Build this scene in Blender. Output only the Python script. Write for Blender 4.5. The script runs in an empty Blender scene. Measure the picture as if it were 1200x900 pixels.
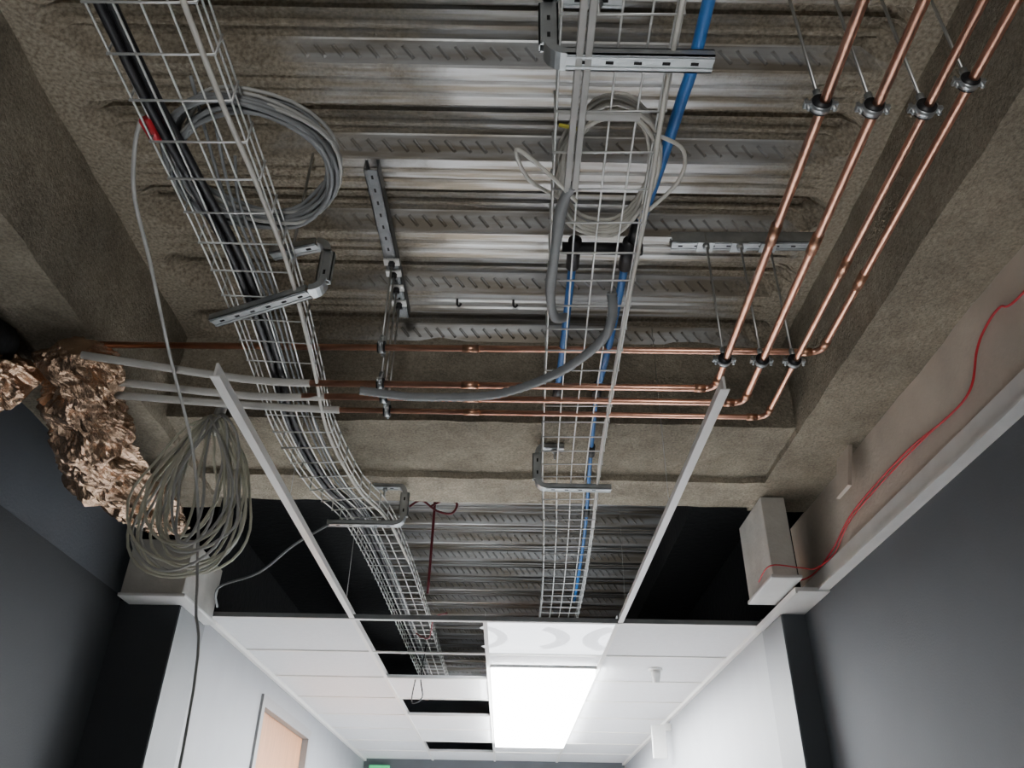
import bpy, math, random
from mathutils import Vector, Matrix, noise
random.seed(7)
E = 1.6   # eye level; heights below are given above eye level where written as E+h

# ------------------------------------------------------------------ materials
def mat(name, col, rough=0.6, metal=0.0, bump=0.0, bscale=40, var=0.0, vscale=6, detail=6, spec=None, emis=None, estr=0, coat=0, stretch=None):
    m = bpy.data.materials.new(name); m.use_nodes = True
    nt = m.node_tree; b = nt.nodes['Principled BSDF']
    b.inputs['Base Color'].default_value = (*col, 1); b.inputs['Roughness'].default_value = rough
    b.inputs['Metallic'].default_value = metal
    if spec is not None: b.inputs['Specular IOR Level'].default_value = spec
    tc = nt.nodes.new('ShaderNodeTexCoord'); src = tc.outputs['Object']
    if stretch:
        mp = nt.nodes.new('ShaderNodeMapping'); mp.inputs['Scale'].default_value = stretch
        nt.links.new(src, mp.inputs['Vector']); src = mp.outputs['Vector']
    if var > 0:
        n = nt.nodes.new('ShaderNodeTexNoise'); n.inputs['Scale'].default_value = vscale; n.inputs['Detail'].default_value = detail
        nt.links.new(src, n.inputs['Vector'])
        r = nt.nodes.new('ShaderNodeValToRGB')
        r.color_ramp.elements[0].position = .3; r.color_ramp.elements[1].position = .72
        r.color_ramp.elements[0].color = (*[c*(1-var) for c in col], 1)
        r.color_ramp.elements[1].color = (*[min(1, c*(1+var)) for c in col], 1)
        nt.links.new(n.outputs['Fac'], r.inputs['Fac']); nt.links.new(r.outputs['Color'], b.inputs['Base Color'])
    if bump > 0:
        n2 = nt.nodes.new('ShaderNodeTexNoise'); n2.inputs['Scale'].default_value = bscale; n2.inputs['Detail'].default_value = 8
        nt.links.new(src, n2.inputs['Vector'])
        bp = nt.nodes.new('ShaderNodeBump'); bp.inputs['Strength'].default_value = bump; bp.inputs['Distance'].default_value = .02
        nt.links.new(n2.outputs['Fac'], bp.inputs['Height']); nt.links.new(bp.outputs['Normal'], b.inputs['Normal'])
    if emis:
        b.inputs['Emission Color'].default_value = (*emis, 1); b.inputs['Emission Strength'].default_value = estr
    return m

def spray(name, c):
    """sprayed vermiculite: gritty, blotchy, dirty"""
    m=bpy.data.materials.new(name); m.use_nodes=True; nt=m.node_tree; N=nt.nodes; L=nt.links; b=N['Principled BSDF']
    b.inputs['Roughness'].default_value=.97; b.inputs['Specular IOR Level'].default_value=.15
    tc=N.new('ShaderNodeTexCoord')
    def nz(s,d=8,r=.6):
        n=N.new('ShaderNodeTexNoise'); n.inputs['Scale'].default_value=s; n.inputs['Detail'].default_value=d; n.inputs['Roughness'].default_value=r
        L.new(tc.outputs['Object'],n.inputs['Vector']); return n.outputs['Fac']
    def ramp(f,p0,c0,p1,c1):
        r=N.new('ShaderNodeValToRGB'); e=r.color_ramp.elements; e[0].position=p0; e[1].position=p1; e[0].color=(*c0,1); e[1].color=(*c1,1); L.new(f,r.inputs[0]); return r.outputs[0]
    a=ramp(nz(2.4,12,.75),.36,[v*.6 for v in c],.64,[v*1.15 for v in c])
    g=ramp(nz(115,6,.7),.34,(.6,.6,.6),.62,(1.1,1.1,1.1))
    mx=N.new('ShaderNodeMix'); mx.data_type='RGBA'; mx.blend_type='MULTIPLY'; mx.inputs[0].default_value=.9
    L.new(a,mx.inputs[6]); L.new(g,mx.inputs[7]); L.new(mx.outputs[2],b.inputs['Base Color'])
    bp=N.new('ShaderNodeBump'); bp.inputs['Strength'].default_value=.85; bp.inputs['Distance'].default_value=.013; L.new(nz(100,8,.65),bp.inputs['Height'])
    bp2=N.new('ShaderNodeBump'); bp2.inputs['Strength'].default_value=.5; bp2.inputs['Distance'].default_value=.03; L.new(nz(20,6),bp2.inputs['Height'])
    L.new(bp.outputs[0],bp2.inputs['Normal']); L.new(bp2.outputs[0],b.inputs['Normal']); return m
M_spray = spray('sprayed_fireproofing', (.40,.355,.275))
M_spray2 = spray('sprayed_fireproofing_pale', (.52,.465,.365))
M_black = mat('void_shade_black', (.007,.008,.009), .9, bump=.3, bscale=30)  # near-black stands in for the unlit void; also colours the duct
M_wall = mat('dark_blue_grey_paint', (.080,.088,.098), .8, bump=.08, bscale=150, var=.06, vscale=3)
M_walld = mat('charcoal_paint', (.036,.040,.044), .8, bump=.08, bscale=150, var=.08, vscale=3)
M_wallup = mat('grey_board_above_ceiling', (.100,.112,.128), .8, bump=.1, bscale=90, var=.12, vscale=3)
M_board = mat('beige_plasterboard', (.54,.475,.40), .85, bump=.15, bscale=60, var=.16, vscale=4, detail=8)
M_corr = mat('pale_grey_paint', (.27,.28,.295), .6, bump=.05, bscale=200, var=.04)
M_pier = mat('pier_grey_paint', (.17,.18,.19), .6, bump=.05, bscale=200, var=.04)
M_white = mat('white_gloss_trim', (.72,.72,.70), .4, var=.06, vscale=12)
M_whitebox = mat('white_painted_boxing', (.54,.53,.49), .7, bump=.15, bscale=60, var=.16, vscale=7)
M_tile = mat('ceiling_tile', (.76,.77,.78), .9, bump=.25, bscale=220, var=.03, vscale=40)
M_tilelit = mat('glowing_tile', (.8,.8,.82), .6, emis=(.9,.95,1), estr=2.4)  # brightness put in as emission; the tile is no lamp
M_ghost = mat('painted_reflection', (.6,.6,.62), .9, emis=(.9,.95,1), estr=1.3)  # flat grey stands in for reflections on the tile
M_tee = mat('white_tee', (.80,.79,.76), .35)
M_copper = mat('copper', (.88,.47,.33), .28, 1.0, bump=.05, bscale=60, var=.18, vscale=14)
M_copperd = mat('copper_joint', (.68,.38,.25), .38, 1.0, var=.3, vscale=60)
M_zinc = mat('zinc_wire', (.74,.75,.73), .4, .55, var=.1, vscale=30)
M_strut = mat('zinc_strut', (.50,.53,.54), .38, .85, bump=.05, bscale=80, var=.18, vscale=22)
M_dstrut = mat('dull_strut', (.16,.17,.175), .45, .7, var=.25, vscale=22)
M_slot = mat('slot_dark', (.01,.01,.01), .9)
M_rod = mat('threaded_rod', (.5,.5,.48), .4, .9)
M_blk = mat('black_rubber', (.015,.015,.017), .45)
M_blue = mat('blue_pipe', (.03,.18,.52), .38, var=.1, vscale=30)
M_grey = mat('grey_conduit', (.22,.23,.235), .55, var=.1, vscale=20)
M_lgrey = mat('light_grey_cable', (.42,.42,.40), .55, var=.1, vscale=20)
M_wcab = mat('offwhite_cable', (.58,.565,.51), .5, var=.12, vscale=20)
M_bcab = mat('yellowed_white_cable', (.54,.53,.43), .5, var=.15, vscale=20)
M_red = mat('red_cable', (.62,.03,.045), .4)
M_mar = mat('maroon_cable', (.16,.02,.03), .45)
M_lag = mat('white_pipe_lagging', (.56,.55,.51), .7, bump=.2, bscale=60, var=.1)
M_foil = mat('crumpled_copper_foil', (.52,.36,.25), .27, .92, bump=.5, bscale=38, var=.35, vscale=10)
M_wood = mat('orange_wood_door', (.42,.20,.095), .5, var=.15, vscale=5, stretch=(8,8,1))
M_dframe = mat('grey_door_frame', (.22,.22,.22), .5)
M_floor = mat('pale_vinyl_floor', (.50,.50,.50), .45, var=.06, vscale=4)
M_floord = mat('dust_sheet_floor', (.26,.25,.24), .9, bump=.2, bscale=80, var=.1)
M_led = mat('led_diffuser', (.9,.9,.9), .5, emis=(.95,.98,1), estr=60)
M_green = mat('green_sign', (.02,.35,.12), .5, emis=(.05,.6,.25), estr=.6)
M_yel = mat('yellow_tie', (.65,.6,.08), .5)

def deck_mat(name, x0a, x0b, x1a, x1b, metal=.85, tint=1.0, bump0=.1, rough=.37):
    m = bpy.data.materials.new(name); m.use_nodes = True
    nt = m.node_tree; N = nt.nodes; Lk = nt.links; b = N['Principled BSDF']
    tc = N.new('ShaderNodeTexCoord'); sp = N.new('ShaderNodeSeparateXYZ'); Lk.new(tc.outputs['Object'], sp.inputs[0])
    def mr(src, a, c, o0, o1):
        k = N.new('ShaderNodeMapRange'); k.inputs['From Min'].default_value=a; k.inputs['From Max'].default_value=c
        k.inputs['To Min'].default_value=o0; k.inputs['To Max'].default_value=o1; Lk.new(src, k.inputs['Value']); return k.outputs[0]
    def ma(op, a, c):
        k = N.new('ShaderNodeMath'); k.operation=op
        for i, v in enumerate((a, c)):
            if isinstance(v, (int, float)): k.inputs[i].default_value=v
            else: Lk.new(v, k.inputs[i])
        return k.outputs[0]
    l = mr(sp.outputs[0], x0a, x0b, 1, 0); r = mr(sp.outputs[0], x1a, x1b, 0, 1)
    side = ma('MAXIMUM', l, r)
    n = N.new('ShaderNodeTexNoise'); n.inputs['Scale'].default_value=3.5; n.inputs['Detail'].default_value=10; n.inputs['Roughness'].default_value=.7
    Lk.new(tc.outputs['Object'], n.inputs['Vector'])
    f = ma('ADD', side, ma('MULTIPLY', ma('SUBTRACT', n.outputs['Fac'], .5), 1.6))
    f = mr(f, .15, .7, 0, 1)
    mp = N.new('ShaderNodeMapping'); mp.inputs['Scale'].default_value=(1.6, 30, 8); Lk.new(tc.outputs['Object'], mp.inputs['Vector'])
    n2 = N.new('ShaderNodeTexNoise'); n2.inputs['Scale'].default_value=1.5; n2.inputs['Detail'].default_value=10; Lk.new(mp.outputs[0], n2.inputs['Vector'])
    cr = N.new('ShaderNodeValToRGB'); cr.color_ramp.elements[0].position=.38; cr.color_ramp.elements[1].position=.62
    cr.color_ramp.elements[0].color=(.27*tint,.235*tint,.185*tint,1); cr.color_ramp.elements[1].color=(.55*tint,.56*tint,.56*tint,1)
    Lk.new(n2.outputs['Fac'], cr.inputs['Fac'])
    n3 = N.new('ShaderNodeTexNoise'); n3.inputs['Scale'].default_value=100; n3.inputs['Detail'].default_value=8; Lk.new(tc.outputs['Object'], n3.inputs['Vector'])
    cr2 = N.new('ShaderNodeValToRGB'); cr2.color_ramp.elements[0].color=(.19,.16,.118,1); cr2.color_ramp.elements[1].color=(.42,.37,.285,1)
    cr2.color_ramp.elements[0].position=.32; cr2.color_ramp.elements[1].position=.68
    Lk.new(n3.outputs['Fac'], cr2.inputs['Fac'])
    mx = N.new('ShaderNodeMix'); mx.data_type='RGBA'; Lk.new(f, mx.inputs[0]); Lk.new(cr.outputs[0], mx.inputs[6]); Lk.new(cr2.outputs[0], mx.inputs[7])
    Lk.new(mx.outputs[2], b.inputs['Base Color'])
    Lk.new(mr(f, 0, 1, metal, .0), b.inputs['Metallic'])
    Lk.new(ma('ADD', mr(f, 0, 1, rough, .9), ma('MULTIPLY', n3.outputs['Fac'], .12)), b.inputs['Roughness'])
    bp = N.new('ShaderNodeBump'); bp.inputs['Distance'].default_value=.006
    Lk.new(mr(f, 0, 1, bump0, .7), bp.inputs['Strength']); Lk.new(n3.outputs['Fac'], bp.inputs['Height']); Lk.new(bp.outputs[0], b.inputs['Normal'])
    return m
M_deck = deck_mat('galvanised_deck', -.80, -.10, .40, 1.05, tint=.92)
M_decku = deck_mat('galvanised_deck_recess_shaded', -.75, .05, .15, .85, metal=.6, tint=.58)  # recess shade put into a darker tint of the same steel
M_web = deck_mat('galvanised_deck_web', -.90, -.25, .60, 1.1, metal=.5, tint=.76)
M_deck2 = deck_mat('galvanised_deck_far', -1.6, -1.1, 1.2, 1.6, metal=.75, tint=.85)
M_decku2 = deck_mat('galvanised_deck_far_recess_shaded', -1.6, -1.1, 1.2, 1.6, metal=.6, tint=.3)  # far recesses shaded by an even darker tint
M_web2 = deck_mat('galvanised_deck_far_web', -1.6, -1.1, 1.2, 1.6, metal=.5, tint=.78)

# ------------------------------------------------------------------ mesh builder
class B:
    def __init__(s, name): s.name=name; s.v=[]; s.f=[]; s.mi=[]; s.sm=[]; s.mats=[]
    def _m(s, m):
        if m not in s.mats: s.mats.append(m)
        return s.mats.index(m)
    def add(s, vs, fs, m, smooth=False):
        o=len(s.v); s.v += [tuple(v) for v in vs]; k=s._m(m)
        for f in fs: s.f.append([i+o for i in f]); s.mi.append(k); s.sm.append(smooth)
    def box(s, a, b, m, rot=None, piv=None):
        x0,y0,z0=a; x1,y1,z1=b
        vs=[Vector(p) for p in ((x0,y0,z0),(x1,y0,z0),(x1,y1,z0),(x0,y1,z0),(x0,y0,z1),(x1,y0,z1),(x1,y1,z1),(x0,y1,z1))]
        if rot is not None:
            c=Vector(piv) if piv is not None else (Vector(a)+Vector(b))/2
            vs=[c+rot@(v-c) for v in vs]
        s.add(vs, [(0,3,2,1),(4,5,6,7),(0,1,5,4),(1,2,6,5),(2,3,7,6),(3,0,4,7)], m)
    def tube(s, pts, r, m, n=8, smooth_path=0, caps=True):
        P=[Vector(p) for p in pts]
        if smooth_path: P=catmull(P, smooth_path)
        vs=[]; fs=[]
        t=(P[1]-P[0]).normalized()
        up=Vector((0,0,1)) if abs(t.z)<.9 else Vector((1,0,0))
        nrm=(up-t*up.dot(t)).normalized()
        for i,p in enumerate(P):
            if i==0: tt=(P[1]-P[0])
            elif i==len(P)-1: tt=(P[-1]-P[-2])
            else: tt=(P[i+1]-P[i]).normalized()+(P[i]-P[i-1]).normalized()
            if tt.length<1e-6: tt=t
            t=tt.normalized(); nrm=(nrm-t*nrm.dot(t)).normalized(); bn=t.cross(nrm)
            rr = r(i/(len(P)-1)) if callable(r) else r
            for k in range(n):
                a=2*math.pi*k/n; vs.append(p+(nrm*math.cos(a)+bn*math.sin(a))*rr)
        for i in range(len(P)-1):
            for k in range(n):
                k2=(k+1)%n; fs.append((i*n+k, i*n+k2, (i+1)*n+k2, (i+1)*n+k))
        if caps: fs.append(tuple(range(n))[::-1]); fs.append(tuple((len(P)-1)*n+k for k in range(n)))
        s.add(vs, fs, m, True)
    def done(s, bevel=0):
        me=bpy.data.meshes.new(s.name); me.from_pydata(s.v,[],s.f)
        for m in s.mats: me.materials.append(m)
        me.polygons.foreach_set('material_index', s.mi); me.polygons.foreach_set('use_smooth', s.sm); me.update()
        o=bpy.data.objects.new(s.name, me); bpy.context.collection.objects.link(o)
        if bevel:
            md=o.modifiers.new('bev','BEVEL'); md.width=bevel; md.segments=2; md.limit_method='ANGLE'
        return o
def catmull(P, k):
    out=[]; n=len(P)
    for i in range(n-1):
        p0=P[max(i-1,0)]; p1=P[i]; p2=P[i+1]; p3=P[min(i+2,n-1)]
        for j in range(k):
            t=j/k
            out.append(.5*((2*p1)+(p2-p0)*t+(2*p0-5*p1+4*p2-p3)*t*t+(3*p1-p0-3*p2+p3)*t**3))
    out.append(P[-1]); return out
def rough_box(b, a, c, m, step=.06, amp=.007):
    """box with displaced, lumpy faces"""
    a=Vector(a); c=Vector(c); d=c-a
    for ax in range(3):
        u,w=[(1,2),(2,0),(0,1)][ax]
        nu=max(1,min(90,int(d[u]/step))); nw=max(1,min(90,int(d[w]/step)))
        for side in (0,1):
            vs=[];fs=[]
            for i in range(nu+1):
                for j in range(nw+1):
                    p=a.copy(); p[ax]=(a if side==0 else c)[ax]; p[u]=a[u]+d[u]*i/nu; p[w]=a[w]+d[w]*j/nw
                    dv=noise.noise_vector(p*7)*amp+noise.noise_vector(p*19)*amp*.5
                    vs.append(p+dv)
            for i in range(nu):
                for j in range(nw):
                    q=[i*(nw+1)+j,(i+1)*(nw+1)+j,(i+1)*(nw+1)+j+1,i*(nw+1)+j+1]
                    fs.append(q if side else q[::-1])
            b.add(vs,fs,m,True)

# ------------------------------------------------------------------ shell
SL=E+1.76
b=B('floor'); b.box((-1.9,2.2,-.1),(1.5,8.9,0),M_floor); b.box((-1.9,-4,-.1),(1.5,2.2,0),M_floord); b.done()
b=B('wall_left'); b.box((-1.86,-4,0),(-1.66,3.38,E+1.02),M_walld); b.box((-1.86,-4,E+1.02),(-1.665,3.38,E+1.37),M_wallup)
b.box((-1.86,3.38,0),(-1.40,3.385,E+1.0),M_walld)
b.done()
b=B('wall_corridor_left')
b.box((-1.86,3.385,0),(-1.395,3.70,E+1.0),M_pier)
b.box((-1.86,3.70,0),(-1.40,4.80,E+1.06),M_corr); b.box((-1.86,6.12,0),(-1.40,8.9,E+1.06),M_corr)
b.box((-1.86,4.80,E+.90),(-1.40,6.12,E+1.06),M_corr)
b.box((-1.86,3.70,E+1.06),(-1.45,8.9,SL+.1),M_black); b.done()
b=B('wall_right'); b.box((1.28,-4,0),(1.48,3.41,E+1.03),M_wall); b.box((1.283,-4,E+1.03),(1.48,3.41,E+1.39),M_board)
b.box((1.18,3.41,0),(1.48,3.415,E+1.0),M_wall); b.done()
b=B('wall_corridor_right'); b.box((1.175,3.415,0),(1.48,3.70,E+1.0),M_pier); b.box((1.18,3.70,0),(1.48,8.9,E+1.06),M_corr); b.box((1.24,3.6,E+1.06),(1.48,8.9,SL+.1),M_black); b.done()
b=B('wall_back'); b.box((-1.9,-4.2,0),(1.5,-4,SL+.1),M_corr); b.done()
b=B('wall_end'); b.box((-1.9,8.66,0),(1.5,8.9,SL+.1),M_wall); b.done()
b=B('concrete_slab'); b.box((-1.9,-4.2,SL+.09),(1.5,8.9,SL+.3),M_spray); b.done()

# ------------------------------------------------------------------ ribbed deck
def deck(name, xa, xb, ys, ye, mats, ends, xk):
    pitch=.305; w0=1.25; D=.068
    prof=[(0,D),(.004,D-.004),(.030,.004),(.036,0),(.066,0),(.070,.007),(.080,.007),(.084,0),(.104,0),(.108,.007),(.118,.007),(.122,0),(.150,0),(.156,.004),(.172,D-.004),(.178,D),(.212,D),(.217,D-.011),(.228,D-.011),(.233,D),(.254,D),(.259,D-.011),(.270,D-.011),(.275,D),(.304,D)]
    k0=math.floor((ys-w0)/pitch); rows=[]
    k=k0
    while w0+k*pitch<ye:
        for (y,z) in prof:
            Y=w0+k*pitch+y
            if ys<=Y<=ye: rows.append((Y,z,y))
        k+=1
    nx=80; b=B(name); vs=[]
    for (Y,z,y) in rows:
        for i in range(nx+1):
            X=xa+(xb-xa)*i/nx
            e=min(X-xa, xb-X)+ .03*noise.noise(Vector((X*2,round((Y-w0-.23)/pitch)*3.3,0)))
            t=1.0
            if ends:
                u=((Y-w0)%pitch)
                cen=abs(u-.225)/.07     # rounded closed end of each recess
                lim=.08+.05*min(1,cen)**2
                t=max(0,min(1,(e-lim)/.05)); t=t*t*(3-2*t)
            vs.append((X,Y,SL+z*t))
    groups={0:[],1:[],2:[]}
    for j in range(len(rows)-1):
        y=rows[j][2]
        g = 1 if y<.029 else (0 if y<.149 else 2)
        for i in range(nx):
            a=j*(nx+1)+i; groups[g].append((a,a+nx+1,a+nx+2,a+1))
    b.v+= vs
    for g,m in ((0,mats[0]),(1,mats[1]),(2,mats[2])):
        k_=b._m(m)
        for f in groups[g]: b.f.append(list(f)); b.mi.append(k_); b.sm.append(False)
    # embossed diagonal keys pressed in the sloping webs
    k=k0
    while w0+k*pitch<ye-.04:
        Y=w0+k*pitch+.016
        if Y>ys:
            X=xk; s=Vector((0,.026,-(D-.008))).normalized(); nrm=Vector((0,-(D-.008),-.026)).normalized()
            ux=Vector((1,0,0)); ca=math.cos(math.radians(50)); sa=math.sin(math.radians(50))
            u=ux*ca+s*sa; v=u.cross(nrm)
            while X<xb-.20:
                c=Vector((X,Y,SL+D/2)); q=[]
                h=.008*min(1,.35+(X-xk)*2)
                for (du,dv,dn) in ((-.024,-.0050,0),(.024,-.0050,0),(.024,.0050,0),(-.024,.0050,0),(-.018,-.0015,h),(.018,-.0015,h),(.018,.0015,h),(-.018,.0015,h)):
                    q.append(c+u*du+v*dv+nrm*dn)
                b.add(q,[(4,5,6,7),(0,1,5,4),(1,2,6,5),(2,3,7,6),(3,0,4,7)],mats[1])
                X+=.045
        k+=1
    return b.done()
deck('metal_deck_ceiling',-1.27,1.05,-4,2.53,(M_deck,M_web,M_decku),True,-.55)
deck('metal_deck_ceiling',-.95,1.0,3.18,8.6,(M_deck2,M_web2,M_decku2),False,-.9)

# ------------------------------------------------------------------ sprayed beams
b=B('concrete_beam'); rough_box(b,(1.03,-4,E+1.385),(1.30,3.2,SL+.1),M_spray); b.done()
b=B('concrete_beam'); rough_box(b,(-1.70,-4,E+1.36),(-1.25,3.2,SL+.1),M_spray); b.done()
b=B('concrete_beam'); rough_box(b,(-1.69,2.50,E+1.41),(1.29,3.14,SL+.1),M_spray); rough_box(b,(-1.3,2.92,E+1.385),(1.06,3.16,E+1.45),M_spray2,amp=.006); b.done()
b=B('void_shade_beam'); b.box((.90,3.17,E+1.58),(1.30,8.66,SL+.1),M_black); b.done()  # far-bay beams coloured near-black to stand in for shadow
b=B('void_shade_beam'); b.box((-1.70,3.17,E+1.58),(-.80,8.66,SL+.1),M_black); b.done()

# boxed columns above the ceiling line
b=B('boxed_column'); b.box((1.045,3.05,E+1.05),(1.145,3.40,E+1.385),M_whitebox); b.box((1.035,3.04,E+1.035),(1.16,3.40,E+1.05),M_white); b.done(.004)
b=B('boxed_column'); b.box((-1.62,3.28,E+1.00),(-1.36,3.68,E+1.24),M_whitebox); b.box((-1.62,3.26,E+.985),(-1.34,3.69,E+1.0),M_white); b.done(.004)

# trims
b=B('trim_1'); b.box((1.262,-4,E+1.015),(1.283,3.41,E+1.095),M_white); b.box((1.235,-4,E+1.010),(1.283,3.41,E+1.018),M_white); b.done()
b=B('trim_2'); b.box((1.150,3.10,E+1.002),(1.28,3.69,E+1.018),M_white); b.box((1.142,3.10,E+.994),(1.150,3.69,E+1.018),M_white); b.done()

# ------------------------------------------------------------------ suspended ceiling
gx=[-1.40,-.72,-.105,.51,1.18]; gy=[3.70+.62*k for k in range(9)]; gy[-1]=8.66
CZ=E+1.03
openings={(1,0),(1,1),(1,3),(1,6)}
b=B('ceiling')
for i in range(4):
    for j in range(8):
        if (i,j) in openings: continue
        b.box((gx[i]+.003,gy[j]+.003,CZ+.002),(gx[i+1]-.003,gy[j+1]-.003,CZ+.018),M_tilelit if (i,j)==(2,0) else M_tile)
b.done()
b=B('ceiling_grid')
for x in gx[1:-1]: b.box((x-.010,3.70,CZ-.006),(x+.010,8.66,CZ+.002),M_tee); b.box((x-.001,3.70,CZ),(x+.001,8.66,CZ+.038),M_tee)
for y in gy[:-1]: b.box((-1.40,y-.010,CZ-.005),(1.18,y+.010,CZ+.002),M_tee)
b.box((-1.40,3.70,CZ-.022),(-1.378,8.66,CZ),M_tee); b.box((1.158,3.70,CZ-.022),(1.18,8.66,CZ),M_tee)
b.box((-1.40,3.684,CZ-.004),(1.18,3.690,CZ+.016),M_grey)
for (x,y0) in ((-.72,1.62),(.52,1.64)):
    b.box((x-.012,y0,CZ-.003),(x+.012,3.70,CZ),M_tee); b.box((x-.003,y0,CZ),(x+.003,3.70,CZ+.036),M_tee)
for x in (-.72,.52):
    for y in (2.4,3.5): b.tube([(x,y,CZ+.03),(x,y,SL+.01)],.0012,M_rod,5)
b.done()
# LED luminaire, lengthened and dropped below the tiles to spread its glow
b=B('led_ceiling_panel')
b.box((-.085,4.60,CZ-.045),(.49,7.38,CZ-.012),M_led); b.box((-.095,4.58,CZ-.012),(.50,7.40,CZ-.004),M_white)
b.done()
# grey arcs painted for reflections and shadows on the glowing tile
b=B('painted_reflection_arcs')
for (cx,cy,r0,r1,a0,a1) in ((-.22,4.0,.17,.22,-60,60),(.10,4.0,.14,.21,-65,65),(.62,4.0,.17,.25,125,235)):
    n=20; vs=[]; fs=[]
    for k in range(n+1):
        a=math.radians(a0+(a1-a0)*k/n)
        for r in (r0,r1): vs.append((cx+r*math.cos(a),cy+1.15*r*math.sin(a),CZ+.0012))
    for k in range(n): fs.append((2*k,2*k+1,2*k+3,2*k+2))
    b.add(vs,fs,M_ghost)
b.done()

# ------------------------------------------------------------------ door, signs, sensor
b=B('door_1')
b.box((-1.47,4.86,0),(-1.43,6.06,E+.84),M_wood)
b.box((-1.50,4.80,0),(-1.385,4.86,E+.90),M_dframe); b.box((-1.50,6.06,0),(-1.385,6.12,E+.90),M_dframe); b.box((-1.50,4.86,E+.84),(-1.385,6.06,E+.90),M_dframe)
b.tube([(-1.43,5.92,1.05),(-1.38,5.92,1.05),(-1.38,5.80,1.05)],.01,M_strut); b.done()
b=B('smoke_detector'); b.tube([(.83,4.6,CZ),(.83,4.6,CZ-.012)],.04,M_white,20); b.tube([(.83,4.6,CZ-.011),(.83,4.6,CZ-.05),(.83,4.6,CZ-.075)],lambda t:.028-.010*t,M_white,20); b.done()
b=B('exit_sign'); b.box((1.04,6.1,E+.76),(1.14,6.13,E+.98),M_white); b.box((1.14,6.09,E+.94),(1.18,6.14,E+.99),M_white); b.done(.003)
b=B('emergency_exit_sign'); b.box((-1.34,8.62,E+.86),(-1.14,8.66,E+.97),M_green); b.done(.003)

# ------------------------------------------------------------------ wire basket trays
def basket(name, path, w, h, y_step=.1, wire=.0024):
    P=catmull([Vector(p) for p in path], 8)
    b=B(name)
    def off(i,dx,dz):
        a=P[max(i-1,0)]; c=P[min(i+1,len(P)-1)]; t=(c-a).normalized(); s=Vector((t.y,-t.x,0)).normalized()
        return P[i]+s*dx+Vector((0,0,dz))
    prof=[(-w/2,h),(-w/2,h*.5),(-w/2,0),(-w/4,0),(0,0),(w/4,0),(w/2,0),(w/2,h*.5),(w/2,h)]
    for (dx,dz) in prof: b.tube([off(i,dx,dz) for i in range(len(P))], wire, M_zinc, 6)
    acc=0; nexts=.0
    for i in range(1,len(P)):
        seg=(P[i]-P[i-1]).length
        while nexts<=acc+seg:
            t=(nexts-acc)/seg
            q=[off(i-1,dx,dz).lerp(off(i,dx,dz),t)-Vector((0,0,wire*1.6)) for dx,dz in ((-w/2-.003,h+.004),(-w/2-.003,0),(w/2+.003,0),(w/2+.003,h+.004))]
            b.tube(q, wire*1.15, M_zinc, 6); nexts+=y_step
        acc+=seg
    return b.done()
basket('wire_basket_cable_tray',[(-.645,-.6,E+1.26),(-.645,.6,E+1.26),(-.64,1.45,E+1.26),(-.665,1.95,E+1.26),(-.685,2.3,E+1.25),(-.65,2.68,E+1.23),(-.585,3.0,E+1.24),(-.56,3.5,E+1.25),(-.545,4.3,E+1.25),(-.53,6.2,E+1.25)],.19,.055)
basket('wire_basket_cable_tray',[(.17,-.6,E+1.25),(.175,.75,E+1.25),(.195,1.7,E+1.25),(.215,2.5,E+1.25),(.25,3.2,E+1.25),(.28,4.2,E+1.25),(.28,5.6,E+1.25)],.205,.055)

# brackets: slotted strut bent to a C, plus rod to the deck
def slotbar(b, a, c, w=.036, th=.018, M=None):
    M=M or M_strut
    a=Vector(a); c=Vector(c); d=(c-a); L=d.length; t=d.normalized()
    up=Vector((0,0,1)) if abs(t.z)<.8 else Vector((0,1,0)); s=t.cross(up).normalized(); n=s.cross(t).normalized()
    R=Matrix((t,s,n)).transposed()
    def bx(l0,l1,s0,s1,n0,n1,m):
        vs=[a+R@Vector(q) for q in ((l0,s0,n0),(l1,s0,n0),(l1,s1,n0),(l0,s1,n0),(l0,s0,n1),(l1,s0,n1),(l1,s1,n1),(l0,s1,n1))]
        b.add(vs,[(0,3,2,1),(4,5,6,7),(0,1,5,4),(1,2,6,5),(2,3,7,6),(3,0,4,7)],m)
    bx(0,L,-w/2,w/2,-th/2,-th/2+.003,M); bx(0,L,-w/2,-w/2+.003,-th/2,th/2,M); bx(0,L,w/2-.003,w/2,-th/2,th/2,M)
    bx(0,L,-w/2,-w/2+.009,th/2-.003,th/2,M); bx(0,L,w/2-.009,w/2,th/2-.003,th/2,M)
    bx(0,L,-w/2+.006,-w/2+.010,-th/2-.002,-th/2,M); bx(0,L,w/2-.010,w/2-.006,-th/2-.002,-th/2,M)
    k=.02
    while k<L-.03:
        bx(k,k+.014,-.003,.003,-th/2-.0006,-th/2+.0002,M_slot); k+=.05
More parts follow.
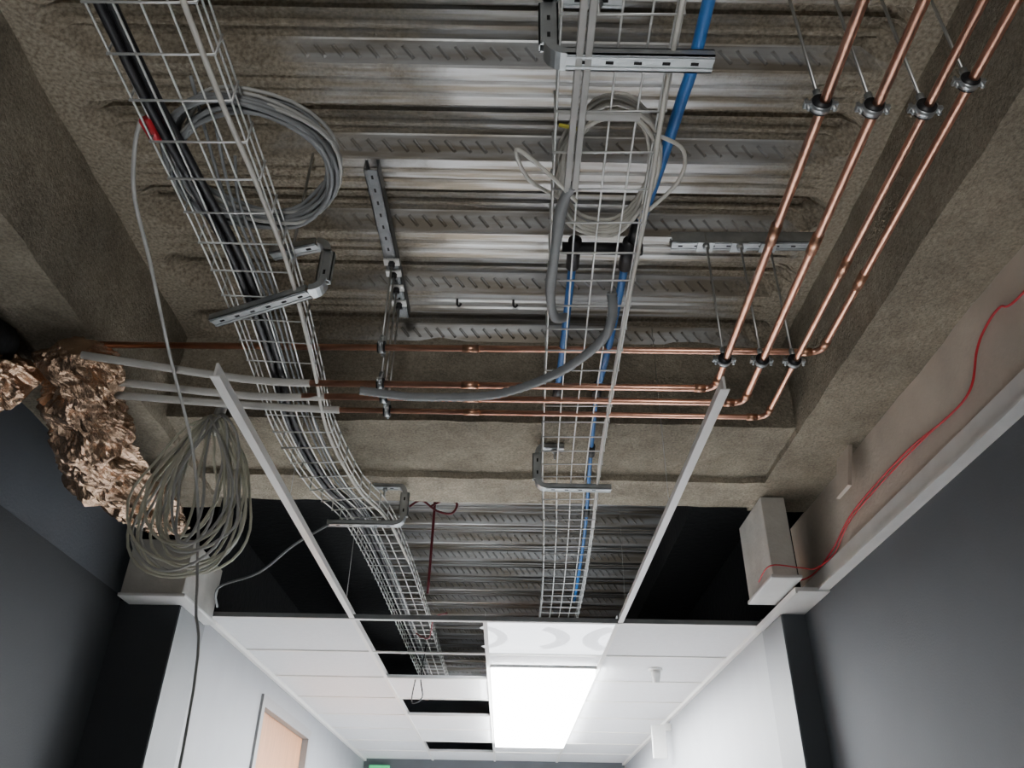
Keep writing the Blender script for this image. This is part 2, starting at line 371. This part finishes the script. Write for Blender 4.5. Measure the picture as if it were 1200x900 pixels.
def cbracket(name, xs, xo, y, skew, zb, zt, xt):
    """C hanger. xs: side x, xo: open end x, y at side, skew: y change towards the open end"""
    b=B(name); R=.03; sg=1 if xo>xs else -1
    slotbar(b,(xs+sg*R,y,zb),(xo,y+skew,zb)); slotbar(b,(xs,y,zb+R),(xs,y,zt-R)); slotbar(b,(xs+sg*R,y,zt),(xt,y+skew*.3,zt))
    # rounded bends
    for (zc,a0,a1) in ((zb+R,180,270),(zt-R,180,90)):
        vs=[];fs=[];n=6
        for k in range(n+1):
            a=math.radians(a0+(a1-a0)*k/n); ct=math.cos(a)*sg; sn=math.sin(a)
            for rr in (R-.009,R+.009):
                for yy in (-.018,.018): vs.append((xs+sg*R+ct*rr,y+yy,zc+sn*rr))
        for k in range(n):
            o=k*4
            for (p,q) in ((0,1),(1,3),(3,2),(2,0)): fs.append((o+p,o+q,o+4+q,o+4+p))
        b.add(vs,fs,M_strut,False)
    xm=xt+(xs-xt)*.35
    b.tube([(xm,y+skew*.2,zt-.05),(xm,y+skew*.2,SL+.01)],.004,M_rod,6); b.tube([(xm,y+skew*.2,zt-.022),(xm,y+skew*.2,zt-.010)],.010,M_strut,6)
    return b.done()
cbracket('tray_support_bracket',-.48,-.79,1.56,.13,E+1.245,E+1.40,-.64)
cbracket('tray_support_bracket',.055,.345,.88,0,E+1.235,E+1.42,.2)
cbracket('tray_support_bracket',-.43,-.73,3.0,0,E+1.215,E+1.38,-.56)
cbracket('tray_support_bracket',.10,.37,2.67,0,E+1.235,E+1.40,.2)
b=B('strut_offcut'); b.box((.08,1.0,E+1.236),(.235,1.014,E+1.244),M_lgrey); b.done()
b=B('deck_fixing_hook')
for x in (-.20,.0): b.tube([(x,2.235,SL+.02),(x,2.235,SL-.02),(x+.008,2.235,SL-.03),(x+.014,2.235,SL-.02)],.004,M_blk,8,3)
b.done()

# ------------------------------------------------------------------ cables & conduits in trays
def obj_tube(name, pts, r, m, n=10, k=6):
    b=B(name); b.tube(pts,r,m,n,k); return b.done()
b=B('black_armoured_cable')
for d,zz in ((0,0),(.021,.004),(.010,.018)):
    b.tube([(-.73+d,-.6,E+1.275+zz),(-.725+d,.80,E+1.275+zz),(-.705+d,1.20,E+1.275+zz),(-.685+d,1.5,E+1.275+zz),(-.70+d,1.9,E+1.275+zz),(-.735+d,2.3,E+1.27+zz),(-.70+d,2.7,E+1.25+zz),(-.63+d,3.05,E+1.26+zz),(-.60+d,4.0,E+1.27+zz),(-.59+d,6,E+1.27+zz)],.0095,M_blk,8,5)
b.done()
b=B('red_cable_tag'); b.tube([(-.745,1.07,E+1.285),(-.74,1.12,E+1.285)],.013,M_red,8); b.done()
b=B('white_cable')
b.tube([(-.565,-.6,E+1.262),(-.565,.8,E+1.25),(-.55,1.2,E+1.25),(-.545,1.5,E+1.25),(-.57,1.9,E+1.25),(-.60,2.3,E+1.24),(-.56,2.7,E+1.225),(-.49,3.0,E+1.23),(-.46,3.5,E+1.24)],.0058,M_wcab,8,6); b.done()
b=B('white_cable')
b.tube([(.27,-.6,E+1.242),(.272,.8,E+1.242),(.285,1.2,E+1.243),(.29,1.7,E+1.243),(.305,2.3,E+1.245),(.33,2.9,E+1.245)],.0050,M_wcab,8,6); b.done()
b=B('grey_cables')
for i in range(3):
    o=i*.015
    b.tube([(-.64+o,1.0+.1*i,E+1.33),(-.645+o,1.3,E+1.275),(-.64+o,1.6,E+1.27),(-.67+o,2.1,E+1.27),(-.65+o,2.6,E+1.245),(-.59+o*.7,3.0,E+1.252),(-.57+o*.7,3.8,E+1.26),(-.56+o*.7,6,E+1.26)],.0036,M_grey,6,5)
b.done()
# blue pipes with black fittings
b=B('blue_water_pipe')
b.tube([(.345,-.6,E+1.36),(.345,.8,E+1.36),(.335,1.08,E+1.36),(.30,1.45,E+1.355)],.0125,M_blue,12,5)
b.tube([(.285,1.52,E+1.35),(.285,1.9,E+1.35),(.275,2.18,E+1.35)],.0105,M_blue,12,4)
b.tube([(.15,1.52,E+1.35),(.15,1.8,E+1.35),(.148,2.16,E+1.35)],.0105,M_blue,12,4)
b.tube([(.275,2.2,E+1.35),(.30,2.7,E+1.345),(.34,3.4,E+1.34),(.37,4.4,E+1.34)],.0075,M_blue,10,4)
b.tube([(.12,1.50,E+1.35),(.32,1.50,E+1.35)],.016,M_blk,12)
for x in (.15,.285): b.tube([(x,1.47,E+1.35),(x,1.57,E+1.35)],.017,M_blk,12)
b.tube([(.30,1.40,E+1.355),(.295,1.47,E+1.355)],.017,M_blk,12)
for x in (.148,.275): b.tube([(x,2.14,E+1.35),(x,2.22,E+1.35)],.016,M_blk,12)
b.tube([(.293,2.55,E+1.347),(.297,2.62,E+1.346)],.013,M_blk,12); b.tube([(.325,3.1,E+1.342),(.328,3.17,E+1.342)],.013,M_blk,12)
b.done()
b=B('grey_flexible_conduit')
def corr(t): return .0125+.0012*math.sin(t*420)
b.tube(catmull([Vector(p) for p in [(.118,1.18,E+1.235),(.100,1.25,E+1.235),(.093,1.40,E+1.23),(.09,1.52,E+1.23),(.105,1.63,E+1.235),(.14,1.68,E+1.27)]],14),corr,M_grey,10)
b.tube(catmull([Vector(p) for p in [(-.44,1.955,E+1.20),(-.33,1.98,E+1.20),(-.25,1.985,E+1.20),(-.05,1.965,E+1.20),(.12,1.85,E+1.20),(.225,1.70,E+1.20),(.25,1.61,E+1.215),(.245,1.55,E+1.25)]],18),corr,M_grey,10)
b.done()
b=B('plastic_mini_trunking')
for x in (.108,.124): b.box((x-.0065,-.6,E+1.225),(x+.0065,1.19,E+1.241),M_lgrey)
b.done(.002)
# cable coils
def coil(name, c, rx, ry, n, m, r, tilt=(0,0), jit=.02, tails=(), spread=.12):
    b=B(name); pts=[]; steps=30
    ph=random.random()*6
    for i in range(n*steps+1):
        a=2*math.pi*i/steps+ph; t=i/(n*steps)
        j=noise.noise_vector(Vector((math.cos(a)*1.1,math.sin(a)*1.1,t*n*.8)))*jit*1.4
        s=1-spread*(.5+.5*math.sin(t*n*1.7+a*.25))
        x=rx*s*math.cos(a)+j.x; y=ry*s*math.sin(a)+j.y
        z=(t-.5)*.05+j.z*.6 + x*tilt[0]+y*tilt[1]
        pts.append((c[0]+x,c[1]+y,c[2]+z))
    b.tube(pts,r,m,7)
    for tl in tails: b.tube([Vector(p) for p in tl],r,m,7,6)
    return b.done()
coil('coiled_grey_cable',(-.575,1.225,E+1.325),.182,.195,11,M_grey,.0050,tilt=(.05,.05),jit=.014,spread=.16)
coil('coiled_grey_cable',(-.567,1.22,E+1.33),.182,.192,4,M_lgrey,.0042,tilt=(.05,.05),jit=.018)
coil('coiled_white_cable',(.200,1.225,E+1.325),.108,.192,8,M_wcab,.0045,jit=.012,spread=.10,tails=[[(.10,1.28,E+1.30),(.03,1.20,E+1.27),(-.0,1.10,E+1.25),(.06,1.14,E+1.235),(.13,1.22,E+1.23)],[(.29,1.10,E+1.30),(.35,1.14,E+1.30),(.35,1.22,E+1.29),(.28,1.32,E+1.28)]])
b=B('coiled_yellow_tie')
for p in ((.105,1.07),(.11,1.04)): b.tube([(p[0]-.02,p[1],E+1.29),(p[0]+.02,p[1]+.005,E+1.285)],.004,M_yel,6)
b.done()
# hanging white bundle
b=B('hanging_cable_bundle')
for i in range(18):
    w=.055+.009*i+random.uniform(-.012,.012); h=.235+.003*i+random.uniform(-.025,.02); off=random.uniform(-.05,.05)
    yy=2.42+random.uniform(-.04,.04); cx=-1.03+off*.6; top=E+1.36; tw=random.uniform(-.6,.6); pts=[]
    for k in range(37):
        a=2*math.pi*k/36
        taper=.30+.70*(.5-.5*math.cos(a))**.8
        x=math.sin(a)*w*taper*1.15; z=top-(1-math.cos(a))*h
        y=yy+math.sin(a)*w*tw*.5
        j=noise.noise_vector(Vector((x*5,z*5,i*3)))*.026
        pts.append((cx+x+j.x,y+j.y,z+j.z))
    b.tube(pts,.0046,M_bcab if i%3 else M_lgrey,7)
b.tube([(-1.03,2.42,E+1.30),(-1.02,2.41,E+1.37),(-.99,2.36,E+1.42),(-.97,2.3,E+1.40)],.02,M_lgrey,8,5)
b.done()
obj_tube('hanging_grey_cable',[(-.76,1.08,E+1.31),(-.80,1.15,E+1.30),(-.86,1.3,E+1.30),(-.895,1.5,E+1.28),(-.97,1.87,E+1.25),(-.99,2.19,E+1.14),(-1.0,2.38,E+1.0),(-.975,2.40,E+.85),(-.945,2.40,E+.70),(-.89,2.40,E+.30),(-.88,2.40,.005)],.0046,M_lgrey)
obj_tube('grey_cable',[(-.72,2.98,E+1.2),(-.85,3.0,E+1.12),(-1.0,3.1,E+1.04),(-1.2,3.24,E+1.02),(-1.32,3.6,E+1.045)],.005,M_grey)

# ------------------------------------------------------------------ copper pipes
ZP=E+1.25; Z4=E+1.345
def elbowpath(x0,x1,yc,z,xe,ye_,r=.03):
    pts=[Vector((x0,-1.5,z)),Vector((x0,.6,z)),Vector((x1,yc-r,z))]
    for k in range(1,6):
        a=math.pi/2*k/6; pts.append(Vector((x1-r+r*math.cos(a),yc-r+r*math.sin(a),z)))
    pts += [Vector((x1-r,yc,z)),Vector((xe,ye_,z))]
    return pts
spec=[(.568,.600,1.99,ZP,-.66,2.0,.0100),(.668,.705,2.07,ZP,-.64,2.075,.0100),(.766,.798,2.155,ZP,-.62,2.155,.0085),(.882,.912,1.93,Z4,-1.24,1.955,.0100)]
jy=[(1.33,1.36),(1.36,1.40),(1.44,1.43),(1.6,1.6)]
for i,(x0,x1,yc,z,xe,ye_,r) in enumerate(spec):
    b=B('copper_pipe'); b.tube(elbowpath(x0,x1,yc,z,xe,ye_),r,M_copper,14)
    y=jy[i][0]; xx=x0+(x1-x0)*(y-.6)/(yc-.6)
    b.tube([(xx-.001,y-.03,z),(xx+.001,y+.03,z)],r+.0025,M_copperd,14)
    for (p,q) in (((x1-.001,yc-.06,z),(x1,yc-.028,z)),((x1-.028,yc,z),(x1-.06,yc,z))): b.tube([p,q],r+.0025,M_copperd,14)
    for X in (-.1,): b.tube([(X,yc+(ye_-yc)*.5,z),(X-.05,yc+(ye_-yc)*.5,z)],r+.002,M_copperd,14)
    b.done()
def clip(b, c, along, r=.0095, top=None):
    """ring clamp round the pipe, rubber lined, with bolt ears and a hanging rod"""
    c=Vector(c); ax=Vector((0,1,0)) if along=='y' else Vector((1,0,0)); sd=Vector((1,0,0)) if along=='y' else Vector((0,1,0))
    b.tube([c-ax*.011,c+ax*.011],r+.0090,M_blk,18); b.tube([c-ax*.0065,c+ax*.0065],r+.0105,M_strut,18)
    for s in (-1,1):
        e=c+sd*s*(r+.015)
        b.box(e-Vector((.007,.007,.004)),e+Vector((.007,.007,.004)),M_strut)
        b.tube([e-Vector((0,0,.014)),e+Vector((0,0,.014))],.0040,M_strut,8)
    b.tube([c+Vector((0,0,r+.006)),c+Vector((0,0,r+.03))],.008,M_strut,6)
    b.tube([c+Vector((0,0,r+.02)),(c.x,c.y,top)],.0034,M_rod,8)
b=B('pipe_clamp_hangers')
for (X,y,z) in ((.572,.98,ZP),(.672,.985,ZP),(.771,.985,ZP),(.886,.995,Z4)): clip(b,(X,y,z),'y',top=SL+.05)
b.done()
b=B('pipe_clamp_strut_hanger')
for (X,y,z) in ((.593,1.84,ZP),(.698,1.84,ZP),(.788,1.84,ZP)): clip(b,(X,y,z),'y',top=E+1.73)
slotbar(b,(.49,1.86,E+1.71),(.93,1.85,E+1.71),.041,.041)
for X in (.593,.698,.788): b.box((X-.025,1.835,E+1.683),(X+.025,1.875,E+1.689),M_strut); b.tube([(X,1.845,E+1.668),(X,1.845,E+1.683)],.011,M_strut,6)
b.done()
b=B('pipe_clamp_strut_hanger')
for (y,z) in ((1.942,Z4),(1.997,ZP),(2.073,ZP),(2.155,ZP)): clip(b,(-.39,y,z),'x',top=E+1.72)
slotbar(b,(-.405,1.56,E+1.70),(-.385,2.24,E+1.70),.041,.041,M_dstrut)
for y in (1.942,1.997,2.073,2.155): b.box((-.416,y-.014,E+1.672),(-.366,y+.014,E+1.679),M_white); b.tube([(-.391,y,E+1.655),(-.391,y,E+1.672)],.011,M_blk,6)
b.done()
# white lagged ends
b=B('lagged_pipe')
b.tube([(-.60,2.0,ZP),(-.8,1.99,ZP+.005),(-1.24,1.90,ZP+.02)],.0115,M_lag,12,3)
b.tube([(-.57,2.075,ZP),(-.8,2.08,ZP),(-1.24,2.035,ZP+.02)],.0115,M_lag,12,3)
b.tube([(-.54,2.155,ZP),(-.8,2.13,ZP-.005),(-1.24,2.085,ZP+.0)],.0115,M_lag,12,3)
b.done()

# ------------------------------------------------------------------ red cable on the right upstand
b=B('red_fire_alarm_cable')
b.tube([(1.275,1.0,E+1.285),(1.275,1.54,E+1.27),(1.272,1.64,E+1.295),(1.272,1.72,E+1.285),(1.272,1.78,E+1.255),(1.272,1.86,E+1.18),(1.272,2.0,E+1.17),(1.272,2.28,E+1.195),(1.272,2.73,E+1.185),(1.272,2.98,E+1.13),(1.255,3.2,E+1.10),(1.17,3.3,E+1.09),(1.165,3.39,E+1.06)],.0034,M_red,8,8)
b.tube([(1.272,2.0,E+1.172),(1.272,2.3,E+1.182),(1.272,2.75,E+1.17),(1.27,2.96,E+1.11),(1.22,3.05,E+1.08),(1.155,3.035,E+1.075),(1.035,3.03,E+1.08),(1.033,3.2,E+1.07)],.0026,M_red,8,6)
b.done()
b=B('timber_packer'); b.box((1.225,2.58,E+1.22),(1.24,2.70,E+1.40),M_board,rot=Matrix.Rotation(.22,3,'Y')); b.done(.002)

# maroon cables in far bay
b=B('maroon_cable')
b.tube([(-.345,3.38,SL),(-.345,3.38,E+1.4),(-.35,3.40,E+1.06)],.006,M_mar,8,4)
b.tube([(-.45,3.30,E+1.42),(-.40,3.32,E+1.46),(-.33,3.34,E+1.42),(-.26,3.32,E+1.40),(-.24,3.32,E+1.45),(-.30,3.34,E+1.47),(-.36,3.34,E+1.44)],.005,M_mar,8,6)
b.tube([(-.45,3.33,E+1.47),(-.35,3.33,E+1.475),(-.25,3.33,E+1.46)],.005,M_mar,8,6)
b.tube([(-.5,4.4,E+1.15),(-.42,4.3,E+1.10),(-.38,4.1,E+1.15),(-.3,3.9,E+1.12)],.004,M_mar,8,6)
b.done()
obj_tube('dangling_grey_cable',[(-.5,5.0,E+1.24),(-.52,5.0,E+1.05),(-.50,4.98,E+.93),(-.56,4.98,E+.90),(-.55,5.0,E+1.04)],.004,M_blk)

# ------------------------------------------------------------------ crumpled foil insulation
def foil(name, path, rad, seed):
    """loosely rolled foil blanket with sharp creases (cellular ridges) running mostly along the roll"""
    P=catmull([Vector(p) for p in path],18); b=B(name); n=96; vs=[];fs=[]
    for i,p in enumerate(P):
        t=i/(len(P)-1); a=P[max(i-1,0)]; c=P[min(i+1,len(P)-1)]; tt=(c-a).normalized(); s=Vector((tt.y,-tt.x,0)).normalized(); u=s.cross(tt)
        rr=rad(t)*min(1,.5+t*6)*min(1,.45+(1-t)*6)
        for k in range(n):
            an=2*math.pi*k/n; d=s*math.cos(an)+u*math.sin(an)*.75
            q=p+d*rr
            q1=Vector((q.x,q.y*.55,q.z))+noise.noise_vector(q*12)*.03
            d1=noise.voronoi(q1*16+Vector((seed,0,0)))[0]; d2=noise.voronoi(q1*36+Vector((0,seed,0)))[0]
            cr=(d1[1]-d1[0])*.75+(d2[1]-d2[0])*.32
            vs.append(q+d*(.38-cr)*rr*.95+noise.noise_vector(q*9)*rr*.35)
    for i in range(len(P)-1):
        for k in range(n):
            k2=(k+1)%n; fs.append((i*n+k,i*n+k2,(i+1)*n+k2,(i+1)*n+k))
    fs.append(tuple(range(n))[::-1]); fs.append(tuple((len(P)-1)*n+k for k in range(n)))
    b.add(vs,fs,M_foil,False); return b.done()
foil('crumpled_foil_insulation',[(-1.26,1.90,E+1.30),(-1.29,2.02,E+1.265),(-1.36,2.25,E+1.22),(-1.43,2.55,E+1.20),(-1.41,2.85,E+1.21),(-1.35,3.1,E+1.22)],lambda t:.085+.030*math.sin(t*3.1)-.025*t,3)
foil('crumpled_foil_insulation',[(-1.58,1.72,E+1.25),(-1.55,1.90,E+1.25),(-1.49,2.06,E+1.24)],lambda t:.080+.018*math.sin(t*3.1),11)
b=B('black_duct'); b.tube([(-1.52,.9,E+1.20),(-1.50,1.6,E+1.24),(-1.50,1.9,E+1.30)],.07,M_black,16,4); b.done()

# ------------------------------------------------------------------ lights
def area(name, loc, rot, sx, sy, e, col=(1,1,1)):
    l=bpy.data.lights.new(name,'AREA'); l.shape='RECTANGLE'; l.size=sx; l.size_y=sy; l.energy=e; l.color=col
    o=bpy.data.objects.new(name,l); bpy.context.collection.objects.link(o); o.location=loc; o.rotation_euler=rot; return o
# added fill behind the viewer; stands for no lamp or opening
area('rear_fill',(-.15,-2.6,1.1),(math.radians(112),0,0),1.2,1.4,12,(.97,.98,1))
l=bpy.data.lights.new('deck_fill_spot','SPOT'); l.energy=215; l.spot_size=math.radians(46); l.spot_blend=1.0; l.shadow_soft_size=.35; l.color=(1,.99,.97)  # added spot with no fitting, brightens the deck centre
o=bpy.data.objects.new('deck_fill_spot',l); bpy.context.collection.objects.link(o); o.location=(-.12,-2.6,1.0)
o.rotation_euler=(Vector((.0,1.0,3.3))-o.location).to_track_quat('-Z','Y').to_euler()
area('led_light',(.2,5.9,CZ-.06),(0,0,0),.55,2.7,270,(.96,.98,1))
w=bpy.data.worlds.new('w'); bpy.context.scene.world=w; w.use_nodes=True
w.node_tree.nodes['Background'].inputs[0].default_value=(.5,.55,.6,1); w.node_tree.nodes['Background'].inputs[1].default_value=.05

# ------------------------------------------------------------------ camera
cam=bpy.data.cameras.new('camera'); cam.sensor_width=36; cam.lens=27.9; cam.clip_start=.02
co=bpy.data.objects.new('camera',cam); bpy.context.collection.objects.link(co)
p=math.radians(32.2); r=math.radians(1.0)
R=Vector((math.cos(r),-math.sin(r)*math.sin(p),math.sin(r)*math.cos(p)))
U=Vector((-math.sin(r),-math.cos(r)*math.sin(p),math.cos(r)*math.cos(p)))
F=Vector((0,math.cos(p),math.sin(p)))
m=Matrix((R,U,-F)).transposed().to_4x4(); m.translation=Vector((0,0,E)); co.matrix_world=m
bpy.context.scene.camera=co
